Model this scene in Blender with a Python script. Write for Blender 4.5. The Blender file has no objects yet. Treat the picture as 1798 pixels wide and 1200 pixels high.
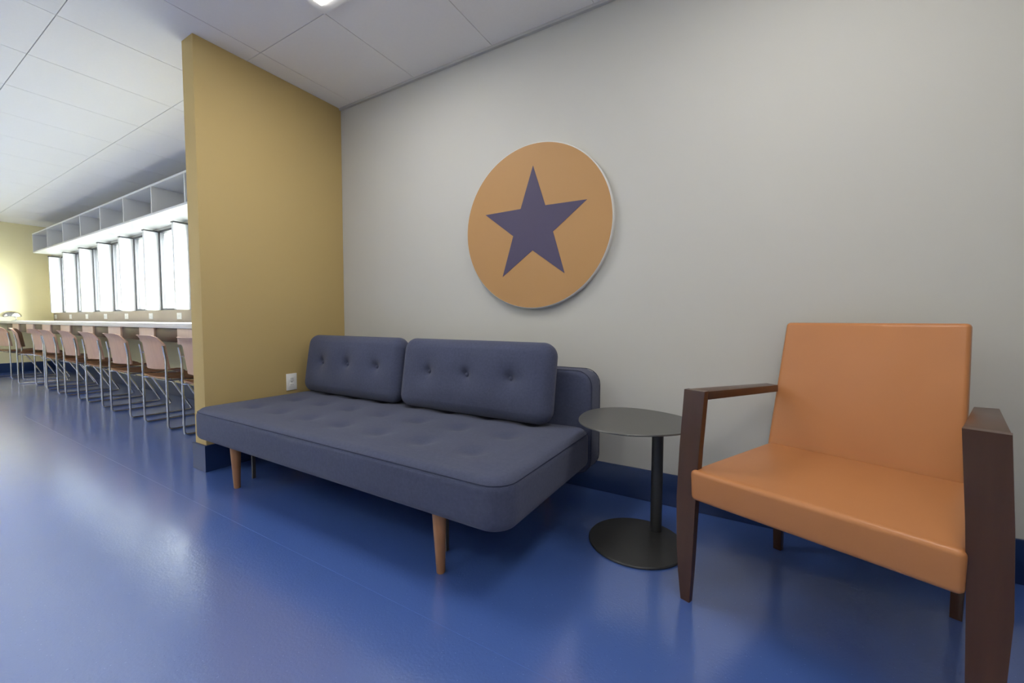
import bpy, bmesh, math, random
from mathutils import Vector, Matrix
random.seed(7)
sc = bpy.context.scene
C = sc.collection

# ------------------------------------------------------------------ camera
def set_camera():
    f, yaw, pitch, roll = 712.8, 0.5366, -0.0509, 0.0039
    fw = Vector((-math.sin(yaw)*math.cos(pitch), math.cos(yaw)*math.cos(pitch), math.sin(pitch)))
    r = Vector((math.cos(yaw), math.sin(yaw), 0)); u = r.cross(fw)
    c, s = math.cos(roll), math.sin(roll)
    r2, u2 = c*r + s*u, -s*r + c*u
    cd = bpy.data.cameras.new('camera'); cam = bpy.data.objects.new('camera', cd); C.objects.link(cam)
    cd.sensor_width = 36; cd.lens = f/1798*36; cd.clip_start = 0.02; cd.clip_end = 200
    m = Matrix((r2, u2, -fw)).transposed().to_4x4(); m.translation = (2.7582, -2.0672, 0.9)
    cam.matrix_world = m
    sc.camera = cam
set_camera()

# ------------------------------------------------------------------ light, exposure
SKY = 60.0            # overcast sky strength
LAMP = 15.0           # troffer diffuser emission
w = bpy.data.worlds.new('sky'); sc.world = w; w.use_nodes = True
bg = w.node_tree.nodes['Background']; bg.inputs[0].default_value = (0.95, 0.98, 1.0, 1); bg.inputs[1].default_value = SKY
vs = sc.view_settings
sc.display_settings.display_device = 'sRGB'
vs.view_transform = 'Standard'; vs.look = 'None'; vs.gamma = 1; vs.use_curve_mapping = False
vs.exposure = 0.0

# ------------------------------------------------------------------ materials
MATS = {}
def mat(name, col, rough=0.5, metal=0.0, spec=0.5, var=0.0, vscale=8.0, bump=0.0, bscale=200.0, bdist=0.002,
        coat=0.0, emit=None, estr=0.0, sheen=0.0, stretch=None, rvar=0.0):
    m = bpy.data.materials.new(name); m.use_nodes = True
    nt = m.node_tree; N = nt.nodes; L = nt.links; b = N['Principled BSDF']
    b.inputs['Base Color'].default_value = (*col, 1); b.inputs['Roughness'].default_value = rough
    b.inputs['Metallic'].default_value = metal; b.inputs['Specular IOR Level'].default_value = spec
    b.inputs['Coat Weight'].default_value = coat; b.inputs['Sheen Weight'].default_value = sheen
    if emit: b.inputs['Emission Color'].default_value = (*emit, 1); b.inputs['Emission Strength'].default_value = estr
    tc = N.new('ShaderNodeTexCoord'); mp = N.new('ShaderNodeMapping'); L.new(tc.outputs['Object'], mp.inputs[0])
    if stretch: mp.inputs['Scale'].default_value = stretch
    if var:
        n = N.new('ShaderNodeTexNoise'); n.inputs['Scale'].default_value = vscale; n.inputs['Detail'].default_value = 6
        L.new(mp.outputs[0], n.inputs[0])
        mx = N.new('ShaderNodeMixRGB'); mx.inputs[1].default_value = (*[c*(1-var) for c in col], 1); mx.inputs[2].default_value = (*[min(1, c*(1+var)) for c in col], 1)
        L.new(n.outputs[0], mx.inputs[0]); L.new(mx.outputs[0], b.inputs['Base Color'])
    if bump:
        n2 = N.new('ShaderNodeTexNoise'); n2.inputs['Scale'].default_value = bscale; n2.inputs['Detail'].default_value = 3
        L.new(mp.outputs[0], n2.inputs[0])
        bp = N.new('ShaderNodeBump'); bp.inputs['Strength'].default_value = bump; bp.inputs['Distance'].default_value = bdist
        L.new(n2.outputs[0], bp.inputs['Height']); L.new(bp.outputs[0], b.inputs['Normal'])
    MATS[name] = m
    return m

M = MATS
mat('paint_white', (0.56, 0.555, 0.515), 0.6, var=0.015, vscale=3, bump=0.08, bscale=350, spec=0.15)
mat('paint_yellow', (0.54, 0.405, 0.18), 0.8, var=0.015, vscale=3, bump=0.08, bscale=350, spec=0.15)
mat('paint_pale_yellow', (0.82, 0.75, 0.47), 0.55, var=0.015, vscale=3, bump=0.08, bscale=350, spec=0.15)
mat('ceiling_tile', (0.91, 0.895, 0.855), 0.9, var=0.02, vscale=60, bump=0.15, bscale=300, spec=0.1)
mat('ceiling_grid', (0.52, 0.51, 0.49), 0.7)
mat('baseboard_vinyl', (0.014, 0.034, 0.115), 0.32, var=0.05, vscale=4)
mat('laminate_white', (0.78, 0.78, 0.76), 0.35)
mat('laminate_grey', (0.62, 0.63, 0.61), 0.5)
mat('fin_white', (0.90, 0.92, 0.92), 0.45)
mat('frame_dark', (0.055, 0.055, 0.06), 0.4, metal=0.3)
mat('backsplash', (0.30, 0.245, 0.19), 0.45, var=0.06, vscale=5)
mat('counter_top', (0.72, 0.70, 0.69), 0.3, var=0.02, vscale=40)
mat('wood_dark_panel', (0.065, 0.036, 0.026), 0.45, var=0.2, vscale=6, stretch=(1, 8, 8))
mat('wood_pale_panel', (0.60, 0.44, 0.35), 0.42, var=0.12, vscale=6, stretch=(8, 8, 1))
mat('ply_back', (0.52, 0.33, 0.235), 0.4, var=0.14, vscale=7, stretch=(6, 6, 0.7))
mat('ply_seat', (0.27, 0.125, 0.055), 0.4, var=0.2, vscale=7, stretch=(6, 0.8, 6))
mat('chrome', (0.72, 0.71, 0.68), 0.18, metal=1.0)
mat('plate_white', (0.82, 0.82, 0.80), 0.35)
mat('slot_dark', (0.03, 0.03, 0.03), 0.6)
mat('steel_grey', (0.07, 0.066, 0.062), 0.55, metal=0.2)
mat('black_metal', (0.035, 0.036, 0.036), 0.38, spec=0.5, bump=0.05, bscale=600)
mat('table_top', (0.075, 0.075, 0.072), 0.34, spec=0.5, bump=0.04, bscale=600)
mat('sofa_wood', (0.36, 0.165, 0.065), 0.42, var=0.22, vscale=9, stretch=(6, 6, 0.6))
mat('chair_wood', (0.058, 0.023, 0.011), 0.34, var=0.35, vscale=5, stretch=(7, 7, 0.6), coat=0.1, spec=0.35)
mat('leather', (0.445, 0.184, 0.068), 0.36, var=0.05, vscale=5, bump=0.12, bscale=420, bdist=0.001, spec=0.32)
mat('disc_orange', (0.45, 0.245, 0.090), 0.6, var=0.02, vscale=4, bump=0.1, bscale=500)
mat('disc_edge', (0.66, 0.66, 0.64), 0.5)
mat('star_blue', (0.064, 0.052, 0.105), 0.6, bump=0.1, bscale=500)
mat('lamp_diffuser', (0.9, 0.9, 0.9), 0.5, emit=(1.0, 0.97, 0.92), estr=LAMP)
mat('lamp_frame', (0.80, 0.80, 0.78), 0.4)
mat('pavement', (0.06, 0.06, 0.058), 0.9, var=0.1, vscale=2)
mat('outside_wall', (0.40, 0.38, 0.26), 0.9, var=0.08, vscale=1.5)
mat('outside_trim', (0.8, 0.8, 0.8), 0.7)
mat('weld', (0.058, 0.124, 0.385), 0.3)
mat('sofa_seam', (0.046, 0.053, 0.090), 0.9, spec=0.1)

def fabric():
    m = mat('sofa_fabric', (0.085, 0.094, 0.155), 0.9, sheen=0.12, spec=0.15)
    nt = m.node_tree; N = nt.nodes; L = nt.links; b = N['Principled BSDF']
    tc = N.new('ShaderNodeTexCoord')
    wv = []
    for ax in ('X', 'Y', 'Z'):
        k = N.new('ShaderNodeTexWave'); k.wave_type = 'BANDS'; k.bands_direction = ax
        k.inputs['Scale'].default_value = 130; k.inputs['Distortion'].default_value = 1.2; k.inputs['Detail Scale'].default_value = 3
        L.new(tc.outputs['Object'], k.inputs[0]); wv.append(k)
    a = N.new('ShaderNodeMath'); a.operation = 'ADD'; L.new(wv[0].outputs[1], a.inputs[0]); L.new(wv[1].outputs[1], a.inputs[1])
    a2 = N.new('ShaderNodeMath'); a2.operation = 'ADD'; L.new(a.outputs[0], a2.inputs[0]); L.new(wv[2].outputs[1], a2.inputs[1])
    n = N.new('ShaderNodeTexNoise'); n.inputs['Scale'].default_value = 90; n.inputs['Detail'].default_value = 5
    L.new(tc.outputs['Object'], n.inputs[0])
    mx = N.new('ShaderNodeMixRGB'); mx.inputs[1].default_value = (0.046, 0.054, 0.094, 1); mx.inputs[2].default_value = (0.078, 0.089, 0.147, 1)
    L.new(n.outputs[0], mx.inputs[0]); L.new(mx.outputs[0], b.inputs['Base Color'])
    bp = N.new('ShaderNodeBump'); bp.inputs['Strength'].default_value = 0.25; bp.inputs['Distance'].default_value = 0.001
    L.new(a2.outputs[0], bp.inputs['Height']); L.new(bp.outputs[0], b.inputs['Normal'])
fabric()

def floor_material():
    m = mat('floor_vinyl', (0.035, 0.085, 0.33), 0.26, spec=0.9)
    nt = m.node_tree; N = nt.nodes; L = nt.links; b = N['Principled BSDF']
    tc = N.new('ShaderNodeTexCoord')
    base = (0.056, 0.124, 0.395, 1)
    prev = None
    # light and dark chips, like those cast into sheet vinyl
    for scale, lo, col in ((90, 0.06, (0.17, 0.27, 0.62, 1)), (110, 0.075, (0.028, 0.06, 0.25, 1))):
        v = N.new('ShaderNodeTexVoronoi'); v.inputs['Scale'].default_value = scale
        mp = N.new('ShaderNodeMapping'); mp.inputs['Location'].default_value = (scale, 0, 0)
        L.new(tc.outputs['Object'], mp.inputs[0]); L.new(mp.outputs[0], v.inputs['Vector'])
        r = N.new('ShaderNodeMath'); r.operation = 'LESS_THAN'; r.inputs[1].default_value = lo*2.2
        L.new(v.outputs['Distance'], r.inputs[0])
        # only a share of the cells carry a chip
        s = N.new('ShaderNodeSeparateColor'); L.new(v.outputs['Color'], s.inputs[0])
        t = N.new('ShaderNodeMath'); t.operation = 'LESS_THAN'; t.inputs[1].default_value = 0.22; L.new(s.outputs[0], t.inputs[0])
        k = N.new('ShaderNodeMath'); k.operation = 'MULTIPLY'; L.new(r.outputs[0], k.inputs[0]); L.new(t.outputs[0], k.inputs[1])
        k2 = N.new('ShaderNodeMath'); k2.operation = 'MULTIPLY'; k2.inputs[1].default_value = 0.6; L.new(k.outputs[0], k2.inputs[0])
        mx = N.new('ShaderNodeMixRGB'); L.new(k2.outputs[0], mx.inputs[0]); mx.inputs[2].default_value = col
        if prev: L.new(prev.outputs[0], mx.inputs[1])
        else: mx.inputs[1].default_value = base
        prev = mx
    L.new(prev.outputs[0], b.inputs['Base Color'])
    n = N.new('ShaderNodeTexNoise'); n.inputs['Scale'].default_value = 120; n.inputs['Detail'].default_value = 2
    L.new(tc.outputs['Object'], n.inputs[0])
    n3 = N.new('ShaderNodeTexNoise'); n3.inputs['Scale'].default_value = 2.5; n3.inputs['Detail'].default_value = 5
    L.new(tc.outputs['Object'], n3.inputs[0])
    mr = N.new('ShaderNodeMapRange'); mr.inputs[3].default_value = 0.38; mr.inputs[4].default_value = 0.44
    L.new(n3.outputs[0], mr.inputs[0]); L.new(mr.outputs[0], b.inputs['Roughness'])
    bp = N.new('ShaderNodeBump'); bp.inputs['Strength'].default_value = 0.35; bp.inputs['Distance'].default_value = 0.0012
    L.new(n.outputs[0], bp.inputs['Height']); L.new(bp.outputs[0], b.inputs['Normal']); L.new(bp.outputs[0], b.inputs['Coat Normal'])
    b.inputs['Coat Weight'].default_value = 1.0; b.inputs['Coat Roughness'].default_value = 0.14; b.inputs['Coat IOR'].default_value = 2.15
floor_material()

def glass_material():
    m = bpy.data.materials.new('window_glass'); m.use_nodes = True
    nt = m.node_tree; N = nt.nodes; L = nt.links; N.clear()
    o = N.new('ShaderNodeOutputMaterial'); t = N.new('ShaderNodeBsdfTransparent'); g = N.new('ShaderNodeBsdfGlossy')
    t.inputs[0].default_value = (0.93, 0.96, 0.95, 1); g.inputs['Roughness'].default_value = 0.02
    lw = N.new('ShaderNodeLayerWeight'); p5 = N.new('ShaderNodeMath'); p5.operation = 'POWER'; p5.inputs[1].default_value = 5.0
    L.new(lw.outputs['Facing'], p5.inputs[0]); lw.inputs[0].default_value = 0.5
    f = N.new('ShaderNodeMath'); f.operation = 'MULTIPLY_ADD'; f.inputs[1].default_value = 0.96; f.inputs[2].default_value = 0.04; L.new(p5.outputs[0], f.inputs[0])
    k = N.new('ShaderNodeMixShader'); L.new(f.outputs[0], k.inputs[0]); L.new(t.outputs[0], k.inputs[1]); L.new(g.outputs[0], k.inputs[2])
    L.new(k.outputs[0], o.inputs[0]); MATS['window_glass'] = m
glass_material()

# ------------------------------------------------------------------ helpers
def mesh_obj(name, verts, faces, m, parent=None, smooth=False, sharp=None):
    me = bpy.data.meshes.new(name); me.from_pydata([tuple(v) for v in verts], [], faces)
    bm = bmesh.new(); bm.from_mesh(me); bmesh.ops.recalc_face_normals(bm, faces=bm.faces); bm.to_mesh(me); bm.free()
    me.materials.append(M[m])
    if smooth:
        me.polygons.foreach_set('use_smooth', [True]*len(me.polygons))
        if sharp: me.set_sharp_from_angle(angle=math.radians(sharp))
    o = bpy.data.objects.new(name, me); C.objects.link(o)
    if parent: o.parent = parent
    return o

def bm_obj(name, bm, m, parent=None, smooth=None):
    bmesh.ops.recalc_face_normals(bm, faces=bm.faces)
    me = bpy.data.meshes.new(name); bm.to_mesh(me); bm.free(); me.materials.append(M[m])
    if smooth:
        me.polygons.foreach_set('use_smooth', [True]*len(me.polygons)); me.set_sharp_from_angle(angle=math.radians(smooth))
    o = bpy.data.objects.new(name, me); C.objects.link(o)
    if parent: o.parent = parent
    return o

def box(name, lo, hi, m, parent=None, bevel=0.0, seg=2):
    bm = bmesh.new()
    vs_ = [bm.verts.new((x, y, z)) for z in (lo[2], hi[2]) for x, y in ((lo[0], lo[1]), (hi[0], lo[1]), (hi[0], hi[1]), (lo[0], hi[1]))]
    for f in ((3, 2, 1, 0), (4, 5, 6, 7), (0, 1, 5, 4), (1, 2, 6, 5), (2, 3, 7, 6), (3, 0, 4, 7)): bm.faces.new([vs_[i] for i in f])
    if bevel: bmesh.ops.bevel(bm, geom=list(bm.edges), offset=bevel, segments=seg, profile=0.5, affect='EDGES')
    return bm_obj(name, bm, m, parent, 40 if bevel else None)

def hexa(name, bot, top, m, parent=None, bevel=0.0):
    "8 corners: bot 4, top 4 (same winding)"
    bm = bmesh.new(); v = [bm.verts.new(p) for p in list(bot)+list(top)]
    for f in ((3, 2, 1, 0), (4, 5, 6, 7), (0, 1, 5, 4), (1, 2, 6, 5), (2, 3, 7, 6), (3, 0, 4, 7)): bm.faces.new([v[i] for i in f])
    if bevel: bmesh.ops.bevel(bm, geom=list(bm.edges), offset=bevel, segments=2, profile=0.5, affect='EDGES')
    return bm_obj(name, bm, m, parent, 40 if bevel else None)

def tube(name, pts, rad, m, parent=None, n=8, fillet=0.0):
    P = [Vector(p) for p in pts]
    if fillet:
        Q = [P[0]]
        for i in range(1, len(P)-1):
            a, b_, c = P[i-1], P[i], P[i+1]; d1 = (a-b_).normalized(); d2 = (c-b_).normalized()
            k = min(fillet, (a-b_).length*0.45, (c-b_).length*0.45)
            s, e = b_+d1*k, b_+d2*k
            for t in (0, .25, .5, .75, 1): Q.append((1-t)**2*s+2*t*(1-t)*b_+t*t*e)
        Q.append(P[-1]); P = Q
    V = []; F = []
    up = None
    for i, p in enumerate(P):
        d = (P[min(i+1, len(P)-1)]-P[max(i-1, 0)]).normalized()
        if up is None: up = d.orthogonal().normalized()
        up = (up-d*up.dot(d)).normalized(); s = d.cross(up)
        for k in range(n):
            a = 2*math.pi*k/n; V.append(p+(up*math.cos(a)+s*math.sin(a))*rad)
    for i in range(len(P)-1):
        for k in range(n): F.append((i*n+k, i*n+(k+1) % n, (i+1)*n+(k+1) % n, (i+1)*n+k))
    F.append(tuple(range(n))[::-1]); F.append(tuple((len(P)-1)*n+k for k in range(n)))
    return mesh_obj(name, V, F, m, parent, True, 50)

def lathe(name, prof, m, parent=None, n=24, center=(0, 0), tilt=(0, 0), sharp=40):
    "prof: (r,z); tilt shifts the axis per unit z"
    V = []; F = []
    for r, z in prof:
        for k in range(n):
            a = 2*math.pi*k/n; V.append((center[0]+tilt[0]*z+r*math.cos(a), center[1]+tilt[1]*z+r*math.sin(a), z))
    for i in range(len(prof)-1):
        for k in range(n): F.append((i*n+k, i*n+(k+1) % n, (i+1)*n+(k+1) % n, (i+1)*n+k))
    F.append(tuple(range(n))[::-1]); F.append(tuple((len(prof)-1)*n+k for k in range(n)))
    return mesh_obj(name, V, F, m, parent, True, sharp)

def axis(a, r, n):
    e = [r*(1-math.cos(t*math.pi/2/5)) for t in range(6)]      # dense towards the edge
    lo = [-a+x for x in e]; inner = [(-a+r)+(2*a-2*r)*i/n for i in range(1, n)]
    return lo+inner+[-x for x in lo[::-1]]

def padded(name, sx, sy, sz, R, r, m, parent=None, nx=40, ny=20, top=None, bottom=None, shape=None, side=3):
    "upholstered slab: plan corners rounded by R, long edges by r; top/bottom(x,y) push the faces"
    a, b_ = sx/2, sy/2
    xs, ys = axis(a, r, nx), axis(b_, r, ny)
    def plan(x, y):
        ix, iy = max(-(a-R), min(a-R, x)), max(-(b_-R), min(b_-R, y)); dx, dy = x-ix, y-iy
        l = math.hypot(dx, dy)
        if l > 1e-9 and dx and dy:
            k = max(abs(dx), abs(dy))/l; dx, dy = dx*k, dy*k
        return ix+dx, iy+dy
    V = []; F = []; idx = {}
    for lv, sgn in ((0, 1), (1, -1)):
        fn = top if sgn > 0 else bottom
        for i, x in enumerate(xs):
            for j, y in enumerate(ys):
                d = max(0, min(a-abs(x), b_-abs(y)))
                drop = 0 if d >= r else r-math.sqrt(max(0, r*r-(r-d)**2))
                X, Y = plan(x, y); z = sz/2-drop
                if fn: z += fn(X, Y)*min(1, d/max(r, 1e-6))
                idx[lv, i, j] = len(V); V.append((X, Y, sgn*z))
    nxs, nys = len(xs), len(ys)
    for lv in (0, 1):
        for i in range(nxs-1):
            for j in range(nys-1):
                q = (idx[lv, i, j], idx[lv, i+1, j], idx[lv, i+1, j+1], idx[lv, i, j+1]); F.append(q if lv == 0 else q[::-1])
    ring = [(i, 0) for i in range(nxs)]+[(nxs-1, j) for j in range(1, nys)]+[(i, nys-1) for i in range(nxs-2, -1, -1)]+[(0, j) for j in range(nys-2, 0, -1)]
    rows = [[idx[0, i, j] for i, j in ring]]
    for s in range(1, side):
        t = s/side; row = []
        for i, j in ring:
            A, B = V[idx[0, i, j]], V[idx[1, i, j]]
            row.append(len(V)); V.append(tuple(A[k]*(1-t)+B[k]*t for k in range(3)))
        rows.append(row)
    rows.append([idx[1, i, j] for i, j in ring])
    for ra, rb in zip(rows, rows[1:]):
        for k in range(len(ring)):
            k2 = (k+1) % len(ring); F.append((ra[k], ra[k2], rb[k2], rb[k]))
    if shape: V = [shape(*v) for v in V]
    return mesh_obj(name, V, F, m, parent, True, 60)

def ring_tube(name, sx, sy, z, R, rad, m, parent=None, shape=None):
    "piping that follows a rounded rectangle"
    P = []
    for cx, cy, a0 in ((sx/2-R, sy/2-R, 0), (-sx/2+R, sy/2-R, 90), (-sx/2+R, -sy/2+R, 180), (sx/2-R, -sy/2+R, 270)):
        for t in range(7):
            a = math.radians(a0+90*t/6); P.append(Vector((cx+R*math.cos(a), cy+R*math.sin(a), z)))
    V = []; F = []; n = 6; N_ = len(P)
    for i, p in enumerate(P):
        d = (P[(i+1) % N_]-P[i-1]).normalized(); up = Vector((0, 0, 1)); s = d.cross(up)
        for k in range(n):
            a = 2*math.pi*k/n; V.append(p+(up*math.cos(a)+s*math.sin(a))*rad)
    for i in range(N_):
        j = (i+1) % N_
        for k in range(n): F.append((i*n+k, i*n+(k+1) % n, j*n+(k+1) % n, j*n+k))
    if shape: V = [Vector(shape(*v)) for v in V]
    return mesh_obj(name, V, F, m, parent, True)

def thing(name, label, cat, loc=(0, 0, 0), rz=0.0, group=None):
    o = bpy.data.objects.new(name, None); C.objects.link(o); o.location = loc; o.rotation_euler = (0, 0, rz)
    o.empty_display_size = 0.1
    return tag(o, label, cat, group)
def tag(o, label, cat, group=None, kind=None):
    o['label'] = label; o['category'] = cat
    if group: o['group'] = group
    if kind: o['kind'] = kind
    return o
def struct(o, label, cat): return tag(o, label, cat, kind='structure')
def copy_tree(root, loc, rz, label):
    def cp(o, parent):
        c = o.copy(); C.objects.link(c); c.parent = parent
        for ch in o.children: cp(ch, c)
        return c
    r = cp(root, None); r.location = loc; r.rotation_euler = (0, 0, rz); r['label'] = label
    return r
ORD = ['first', 'second', 'third', 'fourth', 'fifth', 'sixth', 'seventh', 'eighth', 'ninth', 'tenth']

# ------------------------------------------------------------------ room shell
HC = 2.51; XF = -8.0; XR = 3.6; YB = -4.6          # ceiling height, far wall, right wall, wall behind the camera
PL, PT = 0.958, 0.136                              # partition length and thickness
BH = 0.157                                         # baseboard height
WB, WT = 1.01, 1.965                               # window sill and head

fl = struct(box('floor', (XF, YB, -0.08), (XR, 0.0, 0.0), 'floor_vinyl'), 'glossy speckled blue sheet vinyl floor', 'floor')
seam = box('weld_seam', (-3.0, -1.1798, 0.0), (XR-0.02, -1.1782, 0.0003), 'weld', fl)

struct(box('wall_back', (-PT, 0.0, 0.0), (XR+0.15, 0.2, HC), 'paint_white'), 'long off-white painted wall behind the navy sofa', 'wall')
wl = struct(box('wall_window', (XF-0.15, 0.0, 0.0), (-PT, 0.2, WB), 'paint_pale_yellow'), 'pale yellow window wall behind the counter', 'wall')
box('wall_header', (XF-0.15, 0.0, WT), (-PT, 0.2, HC), 'paint_white', wl)
box('wall_pier', (XF-0.15, 0.0, WB), (-7.60, 0.2, WT), 'paint_pale_yellow', wl)
struct(box('wall_left', (XF-0.15, YB, 0.0), (XF, 0.0, HC), 'paint_pale_yellow'), 'pale yellow far wall at the end of the counter', 'wall')
struct(box('wall_right', (XR, YB, 0.0), (XR+0.15, 0.0, HC), 'paint_white'), 'off-white side wall beside the orange armchair', 'wall')
struct(box('wall_front', (XF-0.15, YB-0.15, 0.0), (XR+0.15, YB, HC), 'paint_white'), 'off-white wall facing the sofa', 'wall')
struct(box('wall_partition', (-PT, -PL, 0.0), (0.0, 0.0, HC), 'paint_yellow', bevel=0.004), 'short mustard yellow partition wall beside the sofa', 'wall')

def baseboard(name, lo, hi, label):
    return struct(box(name, lo, hi, 'baseboard_vinyl', bevel=0.002), label, 'baseboard')
baseboard('baseboard_back', (0.012, -0.012, 0.0005), (XR-0.012, 0.0, BH), 'navy vinyl baseboard under the off-white wall')
baseboard('baseboard_window', (XF+0.012, -0.012, 0.0005), (-PT-0.012, 0.0, BH), 'navy vinyl baseboard under the counter')
baseboard('baseboard_left', (XF, YB+0.02, 0.0005), (XF+0.012, -0.0, BH), 'navy vinyl baseboard along the far yellow wall')
baseboard('baseboard_right', (XR-0.012, YB+0.02, 0.0005), (XR, -0.0, BH), 'navy vinyl baseboard on the side wall')
def part_base():
    t = 0.012; bm = bmesh.new()
    o = [(-PT-t, 0), (-PT-t, -PL-t), (t, -PL-t), (t, 0)]; i = [(-PT, 0), (-PT, -PL), (0, -PL), (0, 0)]
    V = [(x, y, z) for z in (0.0005, BH) for x, y in o+i]
    F = []
    for k in range(3):
        F += [(k, k+1, 8+k+1, 8+k), (4+k, 12+k, 12+k+1, 4+k+1), (8+k, 8+k+1, 12+k+1, 12+k), (k, 4+k, 4+k+1, k+1)]
    F += [(0, 8, 12, 4), (3, 7, 15, 11)]
    bm.free()
    return mesh_obj('baseboard_partition', V, F, 'baseboard_vinyl')
struct(part_base(), 'navy vinyl baseboard wrapped round the foot of the partition', 'baseboard')

struct(box('trim_10', (0.001, -0.018, HC-0.016), (XR-0.001, -0.0005, HC-0.0005), 'ceiling_grid'), 'grey metal wall angle where ceiling meets the off-white wall', 'trim')
# ceiling: a dark grid with one tile per opening
GX0, GDX, GY0, GDY, GAP = 0.153, 0.62, -0.668, 0.716, 0.0038
ce = struct(box('ceiling', (XF-0.15, YB-0.15, HC+0.012), (XR+0.15, 0.2, HC+0.10), 'ceiling_grid'), 'white suspended ceiling of square tiles', 'ceiling')
gx = sorted([XF]+[GX0+GDX*k for k in range(-20, 12) if XF+0.05 < GX0+GDX*k < XR-0.05]+[XR])
gy = sorted([0.0]+[GY0-GDY*k for k in range(0, 12) if GY0-GDY*k > YB+0.05]+[YB])
def near(a, b): return abs(a-b) < 0.02
tmesh = {}; lamps = []
lamp_cells = [(GX0+GDX, GY0-GDY), (GX0+GDX*4, GY0-GDY), (GX0+GDX, GY0-GDY*4), (GX0+GDX*4, GY0-GDY*4)]+[(GX0-GDX*k, GY0-GDY*r) for k in (3, 7, 11) for r in (3, 5)]  # first cell is the visible panel; the rest are unseen, added as fill light
for i in range(len(gx)-1):
    for j in range(len(gy)-1):
        x0, x1, y0, y1 = gx[i], gx[i+1], gy[j], gy[j+1]
        if any(near(x0, a) and near(y0, b_) for a, b_ in lamp_cells): lamps.append((x0, x1, y0, y1)); continue
        key = (round(x1-x0, 3), round(y1-y0, 3))
        if key not in tmesh:
            o = box('ceiling_tile', (GAP/2-key[0]/2, GAP/2-key[1]/2, 0), (key[0]/2-GAP/2, key[1]/2-GAP/2, 0.0119), 'ceiling_tile', ce)
            tmesh[key] = o.data
        else:
            o = bpy.data.objects.new('ceiling_tile', tmesh[key]); C.objects.link(o); o.parent = ce
        o.location = ((x0+x1)/2, (y0+y1)/2, HC)
def troffer(x0, x1, y0, y1, label):
    t = thing('ceiling_light', label, 'ceiling light', ((x0+x1)/2, (y0+y1)/2, HC), 0, 'ceiling light panels')
    hx, hy, f = (x1-x0)/2-0.004, (y1-y0)/2-0.004, 0.05
    for lo, hi in (((-hx, -hy), (-hx+f, hy)), ((hx-f, -hy), (hx, hy)), ((-hx+f, -hy), (hx-f, -hy+f)), ((-hx+f, hy-f), (hx-f, hy))):
        box('frame', (*lo, -0.010), (*hi, 0.0115), 'lamp_frame', t)
    box('diffuser', (-hx+f, -hy+f, -0.020), (hx-f, hy-f, 0.008), 'lamp_diffuser', t, bevel=0.006)
rows = sorted({round(c[3], 2) for c in lamps}, reverse=True)
ROWNAME = ['nearest row', 'second row', 'third row', 'last row']
for rw in rows:
    line = sorted([c for c in lamps if round(c[3], 2) == rw])
    for k, c in enumerate(line):
        lb = 'added out-of-view ceiling light panel, %s from star wall, %s from far yellow wall' % (ROWNAME[rows.index(rw)], ORD[k])
        if rw == rows[0]: lb = 'lit white ceiling light panel above the navy sofa' if k == 0 else 'added out-of-view ceiling light panel above the orange armchair'
        troffer(*c, lb)

# ------------------------------------------------------------------ windows, fins, outside
FX = [-7.47, -6.65, -5.84, -5.03, -4.23, -3.44, -2.64, -1.84, -1.04]       # right-hand faces of the fins
for k, x in enumerate(FX):
    t = struct(box('trim_%d' % (k+1), (x-0.05, -0.13, WB), (x, 0.11, WT-0.018), 'fin_white', bevel=0.003), 'white vertical fin between the windows, %s from the far yellow wall' % ORD[k], 'window fin')
    box('gap_shade', (x-0.056, -0.134, WT-0.017), (x+0.006, -0.001, WT-0.004), 'frame_dark', t)  # dark strip standing in for the shaded gap between fin and shelf
def window(n, x0, x1):
    wd = struct(thing('window_%d' % n, 'narrow bright window above the counter, %s from the far yellow wall' % ORD[n-1], 'window', ((x0+x1)/2, 0.02, WB)), 'narrow bright window above the counter, %s from the far yellow wall' % ORD[n-1], 'window')
    h = (x1-x0)/2; H_ = WT-WB
    for lo, hi in (((-h, 0), (-h+0.05, H_)), ((h-0.05, 0), (h, H_)), ((-h+0.05, 0), (h-0.05, 0.025)), ((-h+0.05, H_-0.025), (h-0.05, H_))):
        box('frame', (lo[0], -0.015, lo[1]+0.0005), (hi[0], 0.03, hi[1]-0.0005), 'frame_dark', wd)
    box('pane', (-h+0.05, 0.004, 0.025), (h-0.05, 0.010, H_-0.025), 'window_glass', wd)
ends = [-7.60]+FX+[-PT]
n = 0
for k in range(len(FX)):
    x0 = FX[k]+0.001; x1 = (FX[k+1]-0.051) if k+1 < len(FX) else -PT-0.001
    n += 1; window(n, x0, x1)
struct(box('ground', (-40, 0.201, -0.3), (30, 45, -0.12), 'pavement'), 'grey paved ground outside the windows', 'ground')
bl = thing('building', 'low olive building seen outside through the windows', 'building', (-12, 16, -0.12))
box('wall', (-16, 0, 0), (16, 6, 2.3), 'outside_wall', bl)
box('ledge', (-16.1, -0.15, 1.45), (16.1, -0.001, 1.6), 'outside_trim', bl)
box('roof_edge', (-16.2, -0.2, 2.3), (16.2, 6.2, 2.5), 'outside_trim', bl)

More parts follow.
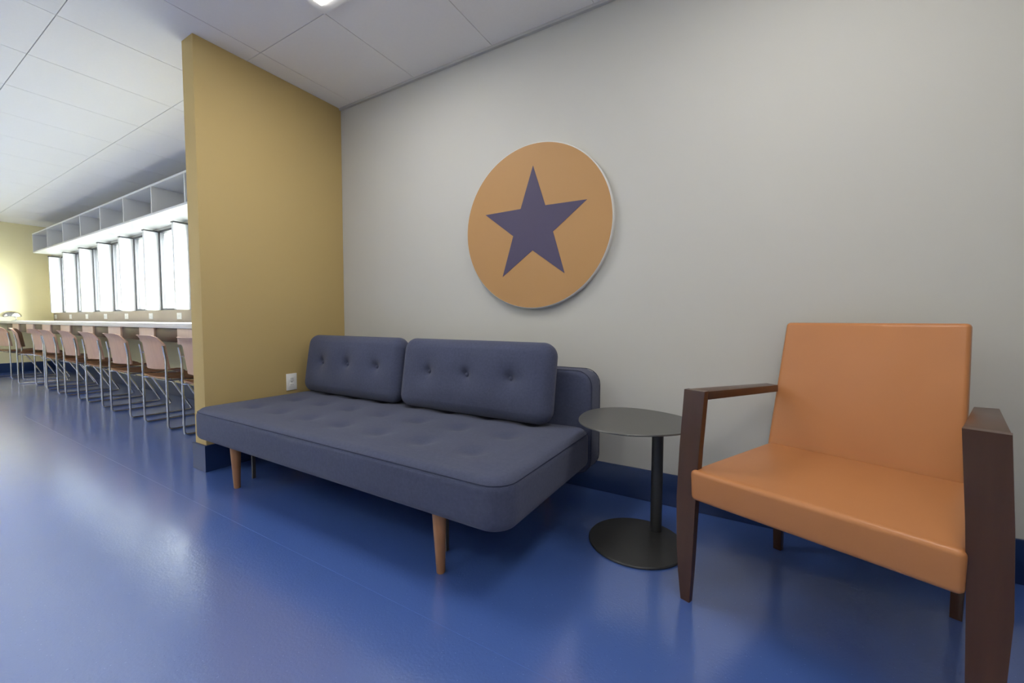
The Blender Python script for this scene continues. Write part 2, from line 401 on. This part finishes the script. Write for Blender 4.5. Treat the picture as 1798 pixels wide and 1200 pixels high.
# ------------------------------------------------------------------ counter wall
ct = thing('counter', 'long pale counter below the windows with brown apron panels', 'counter', (0, 0, 0))
box('counter_top', (XF+0.002, -0.64, 0.828), (-PT-0.002, -0.001, 0.868), 'counter_top', ct, bevel=0.003)
DC = [-7.27, -6.42, -5.57, -4.73, -3.90, -3.08, -2.28, -1.49, -0.70]; DW = 0.455
for i, c in enumerate(DC):
    box('drawer', (c-DW/2, -0.615, 0.712), (c+DW/2, -0.20, 0.8275), 'wood_dark_panel', ct, bevel=0.002)
    nx_ = DC[i+1]-DW/2 if i+1 < len(DC) else -PT-0.002
    box('apron_panel', (c+DW/2+0.004, -0.628, 0.698), (nx_-0.004, -0.606, 0.8275), 'wood_pale_panel', ct, bevel=0.002)
    xm = (c+DW/2+nx_)/2
    box('bracket', (xm-0.02, -0.605, 0.76), (xm+0.02, -0.001, 0.8275), 'wood_pale_panel', ct)
bs = tag(box('backsplash', (XF+0.05, -0.018, 0.8685), (-PT-0.002, -0.0005, WB-0.002), 'backsplash', bevel=0.001), 'grey-brown backsplash strip between counter and windows', 'backsplash')
def outlet(loc, rz, label, group=None, turn=0.0):
    t = thing('wall_outlet', label, 'outlet', loc, rz, group)
    box('plate', (-0.037, -0.006, -0.058), (0.037, -0.0004, 0.058), 'plate_white', t, bevel=0.002)
    for dz in (-0.021, 0.021):
        k = box('socket', (-0.0165, -0.0085, dz-0.014), (0.0165, -0.006, dz+0.014), 'plate_white', t, bevel=0.001)
        for dx in (-0.006, 0.006): box('slot', (dx-0.001, -0.0088, dz-0.003), (dx+0.001, -0.0084, dz+0.006), 'slot_dark', k)
    t.rotation_euler = (0, turn, rz)
    lathe('screw', [(0.003, -0.001), (0.003, 0.001)], 'steel_grey', t, 8).matrix_local = Matrix.Translation((0, -0.0065, 0)) @ Matrix.Rotation(math.pi/2, 4, 'X')
    return t
OX = [-7.811, -6.95, -6.119, -5.292, -4.482, -3.672, -2.875, -2.07, -1.27]
first = None
for k, x in enumerate(OX):
    lb = 'white outlet plate on the brown backsplash, %s from the far yellow wall' % ORD[k]
    if not first: first = outlet((x, -0.018, 0.94), 0, lb, 'outlets along the backsplash', math.pi/2)
    else: copy_tree(first, (x, -0.018, 0.94), 0, lb).rotation_euler = (0, math.pi/2, 0)
outlet((0.0, -0.437, 0.47), math.pi/2, 'white duplex outlet on the mustard partition beside the sofa')

# cubby shelf
SX = [-7.487, -6.618, -5.802, -5.015, -4.235, -3.459, -2.67, -1.897, -1.10, -PT-0.012]
sh = thing('wall_shelf', 'long white open cubby shelf above the windows', 'shelf', (0, 0, 0))
S0, S1, SY = 1.988, 2.30, -0.30
box('bottom_board', (SX[0], SY, S0), (-PT-0.002, -0.001, S0+0.02), 'laminate_white', sh)
box('top_board', (SX[0], SY, S1-0.02), (-PT-0.002, -0.001, S1), 'laminate_white', sh)
box('back_panel', (SX[0]+0.02, -0.016, S0+0.0205), (-PT-0.002, -0.001, S1-0.0205), 'laminate_grey', sh)
for i, x in enumerate(SX):
    box('end_panel' if i in (0, len(SX)-1) else 'divider', (x-(0 if i == 0 else 0.01), SY+0.0005, S0+0.0205), (x+(0.02 if i == 0 else 0.01), -0.017, S1-0.0205), 'laminate_white', sh)

# desk lamp on the counter's far end
dl = thing('desk_lamp', 'small chrome desk lamp on the far end of the counter', 'desk lamp', (-7.62, -0.50, 0.8685))
lathe('base', [(0.06, 0), (0.062, 0.006), (0.05, 0.012), (0.012, 0.016)], 'chrome', dl)
tube('neck', [(0, 0, 0.012), (0, 0, 0.05), (-0.02, -0.03, 0.075), (-0.06, -0.04, 0.085), (-0.22, -0.05, 0.075)], 0.006, 'chrome', dl, 8, 0.03)
hd = lathe('lamp_head', [(0.004, 0.078), (0.045, 0.072), (0.085, 0.052), (0.112, 0.022), (0.12, -0.01), (0.112, -0.02), (0.05, -0.012), (0.004, -0.010)], 'chrome', dl, 28)
hd.location = (0.03, -0.06, 0.085)

# ------------------------------------------------------------------ counter chairs
def counter_chair(label):
    t = thing('counter_chair', label, 'chair', (0, 0, 0), 0, 'wooden sled-base chairs along the counter')
    # curved plywood back, hollow side towards the sitter (+y)
    V = []; F = []; NX, NZ = 14, 12; th = 0.012
    def P(u, v, off):
        z0, z1 = 0.495, 0.772
        hw = 0.208
        rr = 0.075                                       # rounded upper corners
        x = u*hw
        top = z1
        if abs(x) > hw-rr: top = z1-rr+math.sqrt(max(0, rr*rr-(abs(x)-hw+rr)**2))
        bot = z0
        z = bot+(top-bot)*v
        y = -0.012+0.050*(u*u)-0.035*max(0, (z-0.5)/0.27)-0.030*max(0, (z-0.70)/0.072)**2
        return (x, y-off, z)
    for off in (0, th):
        for j in range(NZ+1):
            for i in range(NX+1): V.append(P(-1+2*i/NX, j/NZ, off))
    K = (NX+1)*(NZ+1)
    for j in range(NZ):
        for i in range(NX):
            a = j*(NX+1)+i; F += [(a, a+1, a+NX+2, a+NX+1), (K+a, K+a+NX+1, K+a+NX+2, K+a+1)]
    rim = [i for i in range(NX+1)]+[j*(NX+1)+NX for j in range(1, NZ+1)]+[NZ*(NX+1)+i for i in range(NX-1, -1, -1)]+[j*(NX+1) for j in range(NZ-1, 0, -1)]
    for a, b_ in zip(rim, rim[1:]+rim[:1]): F.append((a, b_, K+b_, K+a))
    mesh_obj('backrest', V, F, 'ply_back', t, True, 40)
    # plywood seat with a dip and a waterfall front
    V = []; F = []; NY = 16; NX = 12; th = 0.013
    for off in (0, th):
        for j in range(NY+1):
            v = j/NY
            for i in range(NX+1):
                u = -1+2*i/NX
                y = 0.0+0.44*v
                z = 0.428-0.026*math.sin(math.pi*v)*(1-0.35*u*u)-0.045*max(0, (v-0.8)/0.2)**2+0.012*u*u
                x = u*0.225*(1-0.12*max(0, (v-0.85)/0.15)**2)
                V.append((x, y, z-off))
    K = (NX+1)*(NY+1)
    for j in range(NY):
        for i in range(NX):
            a = j*(NX+1)+i; F += [(a, a+1, a+NX+2, a+NX+1), (K+a, K+a+NX+1, K+a+NX+2, K+a+1)]
    rim = [i for i in range(NX+1)]+[j*(NX+1)+NX for j in range(1, NY+1)]+[NY*(NX+1)+i for i in range(NX-1, -1, -1)]+[j*(NX+1) for j in range(NY-1, 0, -1)]
    for a, b_ in zip(rim, rim[1:]+rim[:1]): F.append((a, b_, K+b_, K+a))
    mesh_obj('seat', V, F, 'ply_seat', t, True, 40)
    for s in (-1, 1):
        x = 0.238*s; r = 0.0085
        tube('leg_frame', [(x, -0.016, 0.69), (x, 0.0, 0.58), (x, 0.0, r), (x, 0.47, r), (x, 0.27, 0.395), (x*0.8, 0.10, 0.395)], r, 'chrome', t, 8, 0.03)
        tube('back_bracket', [(x, 0.0, 0.62), (x*0.84, 0.005, 0.62)], 0.006, 'chrome', t, 6)
        tube('seat_rail', [(x, 0.0, 0.405), (x*0.86, 0.02, 0.407), (x*0.86, 0.36, 0.392)], 0.0065, 'chrome', t, 6, 0.01)
    for y in (0.06, 0.27): tube('crossbar', [(-0.238*0.85, y, 0.390), (0.238*0.85, y, 0.390)], 0.006, 'chrome', t, 6)
    return t
# (x, y of the rear feet, turn, description)
CH = [(-0.755, -0.70, 0, 'wooden sled-base chair at the counter, half hidden by the mustard partition'),
      (-1.52, -0.70, 0, 'wooden sled-base chair at the counter, second from the mustard partition'),
      (-2.29, -0.71, 0, 'wooden sled-base chair at the counter, third from the mustard partition'),
      (-3.10, -0.69, 0, 'wooden sled-base chair at the counter, fourth from the mustard partition'),
      (-3.87, -0.69, 0, 'wooden sled-base chair at the counter, fifth from the mustard partition'),
      (-4.60, -0.70, 0, 'wooden sled-base chair at the counter, sixth from the mustard partition'),
      (-5.38, -0.66, 0, 'wooden sled-base chair at the counter, seventh from the mustard partition'),
      (-6.20, -0.70, -14, 'wooden sled-base chair at the counter, slightly turned, second from the far yellow wall'),
      (-6.98, -0.74, 8, 'wooden sled-base chair at the counter, nearest the far yellow wall')]
ch0 = None
for x, y, a, lb in CH:
    if ch0 is None: ch0 = counter_chair(lb); ch0.location = (x, y, 0); ch0.rotation_euler = (0, 0, math.radians(a))
    else: copy_tree(ch0, (x, y, 0), math.radians(a), lb)

# ------------------------------------------------------------------ sofa
SX0, SX1, SYF, SYR = 0.06, 2.13, -1.055, -0.262
sofa = thing('sofa', 'navy tufted daybed sofa on tapered wooden legs', 'sofa', ((SX0+SX1)/2, (SYF+SYR)/2, 0))
sw, sd, z0, z1 = SX1-SX0, SYR-SYF, 0.232, 0.402
cxs, cys = (SX0+SX1)/2, (SYF+SYR)/2
TUFT = [(0.33+0.255*i-cxs, y-cys) for i in range(7) for y in (-0.845, -0.60, -0.355)]
def seat_top(x, y):
    d = 0
    for a, b_ in TUFT:
        q = (x-a)**2+(y-b_)**2
        if q < 0.08: d -= 0.015*math.exp(-q/(2*0.034**2))+0.007*math.exp(-q/(2*0.085**2))
    e = max(0, min(sw/2-abs(x), sd/2-abs(y)))
    return d+0.012*min(1, e/0.12)
seat = padded('seat', sw, sd, z1-z0, 0.090, 0.036, 'sofa_fabric', sofa, 150, 62, seat_top)
seat.location = (0, 0, (z0+z1)/2)
ring_tube('piping', sw-0.0115, sd-0.0115, (z1-z0)/2-0.014, 0.084, 0.0019, 'sofa_seam', seat)
# backrest slab standing behind the seat
BX0, BX1, BY0, BY1, BZ0, BZ1 = 0.05, 2.112, -0.258, -0.115, 0.165, 0.662
def stand(x, y, z): return (x, -z, y)                # plan of the slab stands upright, its face towards -y
br = padded('backrest', BX1-BX0, BZ1-BZ0, BY1-BY0, 0.075, 0.02, 'sofa_fabric', sofa, 40, 14, shape=stand)
br.location = ((BX0+BX1)/2-cxs, (BY0+BY1)/2-cys, (BZ0+BZ1)/2)
for zz in (0.058, -0.058):
    ring_tube('piping', BX1-BX0+0.001, BZ1-BZ0+0.001, zz, 0.075, 0.0018, 'sofa_seam', br, shape=stand)
# wooden front legs, dark rear legs, steel inner posts
for x in (0.405, 1.822):
    lathe('leg', [(0.013, 0.0), (0.0155, 0.003), (0.026, 0.236)], 'sofa_wood', sofa, 20, (x-cxs, -0.985-cys), (-0.03 if x < 1 else -0.03, 0.0))
for x in (0.336, 1.748):
    box('steel_post', (x-0.005-cxs, -0.875-cys, 0.0), (x+0.007-cxs, -0.858-cys, 0.236), 'steel_grey', sofa)
for x in (0.33, 1.86):
    lathe('leg', [(0.013, 0.0), (0.0155, 0.003), (0.024, 0.17)], 'sofa_wood', sofa, 16, (x-cxs, -0.19-cys))

def back_cushion(cx, wid, rx, label, rot=0.0):
    t = thing('back_cushion', label, 'cushion', (cx, -0.352, 0.6045), 0, 'back cushions on the sofa')
    t.rotation_euler = (math.radians(-9), 0, rot)
    W_, H_, T_ = wid, 0.388, 0.100
    B = [(k*0.26, 0.01) for k in (-1, 0, 1)]
    def f(x, y):
        d = 0.036*(1-abs(x/(W_/2))**3.0)*(1-abs(y/(H_/2))**2.4)
        for a, b_ in B:
            q = (x-a)**2+(y-b_)**2
            d -= 0.020*math.exp(-q/(2*0.018**2))+0.024*math.exp(-q/(2*0.055**2))
        d += 0.0025*math.sin(31*x+rx)*math.sin(17*y+2*rx)*max(0, abs(x/(W_/2))-0.55)
        return d
    def g(x, y): return 0.02*(1-abs(x/(W_/2))**4)*(1-abs(y/(H_/2))**4)
    c = padded('cover', W_, H_, T_, 0.07, 0.046, 'sofa_fabric', t, 110, 46, f, g, shape=stand)
    for a, b_ in B:
        V = []; F = []
        nb, rb = 12, 0.0095
        prof = [(0.0008, 0.008), (0.006, 0.007), (0.010, 0.004), (0.0115, 0), (0.009, -0.005)]
        bt = lathe('button', prof, 'sofa_fabric', t, 12)
        bt.matrix_local = Matrix.Translation((a, -(T_/2+f(a, b_))-0.003, b_)) @ Matrix.Rotation(math.pi/2, 4, 'X')
    return t
back_cushion(0.555, 0.90, 0.3, 'navy back cushion with three buttons, beside the mustard partition', 0.0)
back_cushion(1.495, 0.95, 1.7, 'navy back cushion with three buttons, nearer the side table', 0.0)

# ------------------------------------------------------------------ wall disc
ds = thing('wall_disc', 'round orange wall disc with a dark blue star', 'wall art', (1.681, 0, 1.4266))
RD = 0.458
o = lathe('edge', [(RD-0.004, 0.002), (RD, 0.004), (RD, 0.030), (RD-0.004, 0.034)], 'disc_edge', ds, 96); o.rotation_euler = (math.pi/2, 0, 0)
o = lathe('face', [(RD-0.006, 0.0341), (RD-0.006, 0.0352), (0.001, 0.0352)], 'disc_orange', ds, 96); o.rotation_euler = (math.pi/2, 0, 0)
V = []; F = []
RS, rs = 0.334, 0.334*0.3949
for y in (-0.0354, -0.0368):
    V.append((0, y, 0))
    for k in range(10):
        a = math.radians(90+36*k); r = RS if k % 2 == 0 else rs; V.append((r*math.cos(a), y, r*math.sin(a)))
for k in range(10):
    k2 = (k+1) % 10
    F += [(0, 1+k, 1+k2), (11, 12+k2, 12+k), (1+k, 12+k, 12+k2, 1+k2)]
mesh_obj('star', V, F, 'star_blue', ds)

# ------------------------------------------------------------------ side table
tb = thing('side_table', 'black metal pedestal side table between sofa and armchair', 'side table', (2.372, -0.42, 0))
lathe('base', [(0.186, 0.0), (0.190, 0.002), (0.190, 0.006), (0.187, 0.009), (0.001, 0.0095)], 'black_metal', tb, 64)
lathe('pole', [(0.0235, 0.009), (0.0235, 0.499)], 'black_metal', tb, 24, (0.052, 0.122))
V = []; F = []; n = 96
def outline(a):     # rounded triangle
    return 0.228*(1+0.045*math.cos(3*(a-math.radians(10))))
prof = [(0.97, 0.499), (1.0, 0.502), (1.0, 0.505), (0.992, 0.507)]
for s, z in prof:
    for k in range(n):
        a = 2*math.pi*k/n; r = outline(a)*s; V.append((-0.012+r*math.cos(a), -0.018+r*math.sin(a), z))
for i in range(len(prof)-1):
    for k in range(n): F.append((i*n+k, i*n+(k+1) % n, (i+1)*n+(k+1) % n, (i+1)*n+k))
F.append(tuple(range(n))[::-1]); F.append(tuple((len(prof)-1)*n+k for k in range(n)))
mesh_obj('table_top', V, F, 'table_top', tb, True, 30)

# ------------------------------------------------------------------ armchair
ac = thing('armchair', 'orange leather armchair with dark wooden arms and legs', 'armchair', (2.575, -0.69, 0), math.radians(-21))
WA = 0.656
def mir(p, s): return (p[0], p[1], p[2]) if s < 0 else (WA-p[0], p[1], p[2])
for s in (-1, 1):
    q = lambda *P: [mir(p, s) for p in P]
    # front leg: a wide board that bows outwards and tapers to the foot
    PR = [(0.0, 0.003, 0.032, 0.004), (0.09, -0.007, 0.037, 0.002), (0.18, -0.013, 0.0405, 0.001), (0.33, -0.017, 0.045, 0.0), (0.50, -0.011, 0.053, 0.0), (0.686, 0.0, 0.065, 0.0)]
    V = []; F = []
    for z, xo, xi, yo in PR: V += q((xo, yo, z), (xi, yo, z), (xi, 0.026-yo, z), (xo, 0.026-yo, z))
    for k in range(len(PR)-1):
        for c in range(4): F.append((4*k+c, 4*k+(c+1) % 4, 4*k+4+(c+1) % 4, 4*k+4+c))
    F += [(0, 1, 2, 3), tuple(4*len(PR)-4+c for c in range(4))]
    mesh_obj('front_leg', V, F, 'chair_wood', ac, True, 30)
    hexa('armrest', q((0.001, 0.0262, 0.6585), (0.0655, 0.0262, 0.6585), (0.078, 0.555, 0.630), (0.030, 0.575, 0.630)),
         q((0.001, 0.0262, 0.6848), (0.0655, 0.0262, 0.6848), (0.078, 0.555, 0.656), (0.030, 0.575, 0.656)), 'chair_wood', ac, 0.002)
    hexa('rear_leg', q((0.075, 0.572, 0.0), (0.102, 0.572, 0.0), (0.102, 0.60, 0.0), (0.075, 0.60, 0.0)),
         q((0.070, 0.545, 0.40), (0.104, 0.545, 0.40), (0.104, 0.60, 0.40), (0.070, 0.60, 0.40)), 'chair_wood', ac, 0.002)
SL, SR_ = 0.032, 0.610
def seatshape(x, y, z):
    v = (y+0.29)/0.58                                  # narrows a little and sinks towards the back
    return (x*(1-0.075*v), y, z-0.012*v)
def seat_dome(x, y): return 0.010*(1-(x/0.29)**2)*(1-(y/0.29)**2)
def seat_front(x, y, z): return seatshape(x, y-(0.010*(z+0.05)/0.1 if y < -0.2 else 0), z)
ast = padded('seat', SR_-SL, 0.585, 0.098, 0.014, 0.014, 'leather', ac, 30, 30, seat_dome, shape=seat_front)
ast.location = ((SL+SR_)/2, 0.292-0.006, 0.341+0.049)
def backshape(x, y, z):                                # stands up, leans back, slightly hollow
    h = y+0.2425; lean = 0.25*h; w_ = 1-0.10*h
    return (x*w_, 0.0+lean-z+0.02*((x/0.26)**2)*0.35, y)
def back_dome(x, y): return 0.008*(1-(x/0.26)**2)*(1-(y/0.24)**2)
ab = padded('backrest', 0.520, 0.485, 0.062, 0.014, 0.012, 'leather', ac, 30, 30, back_dome, shape=backshape)
ab.location = (0.3105, 0.565, 0.412+0.2425)
box('seat_rail', (0.09, 0.10, 0.326), (WA-0.09, 0.55, 0.340), 'chair_wood', ac)
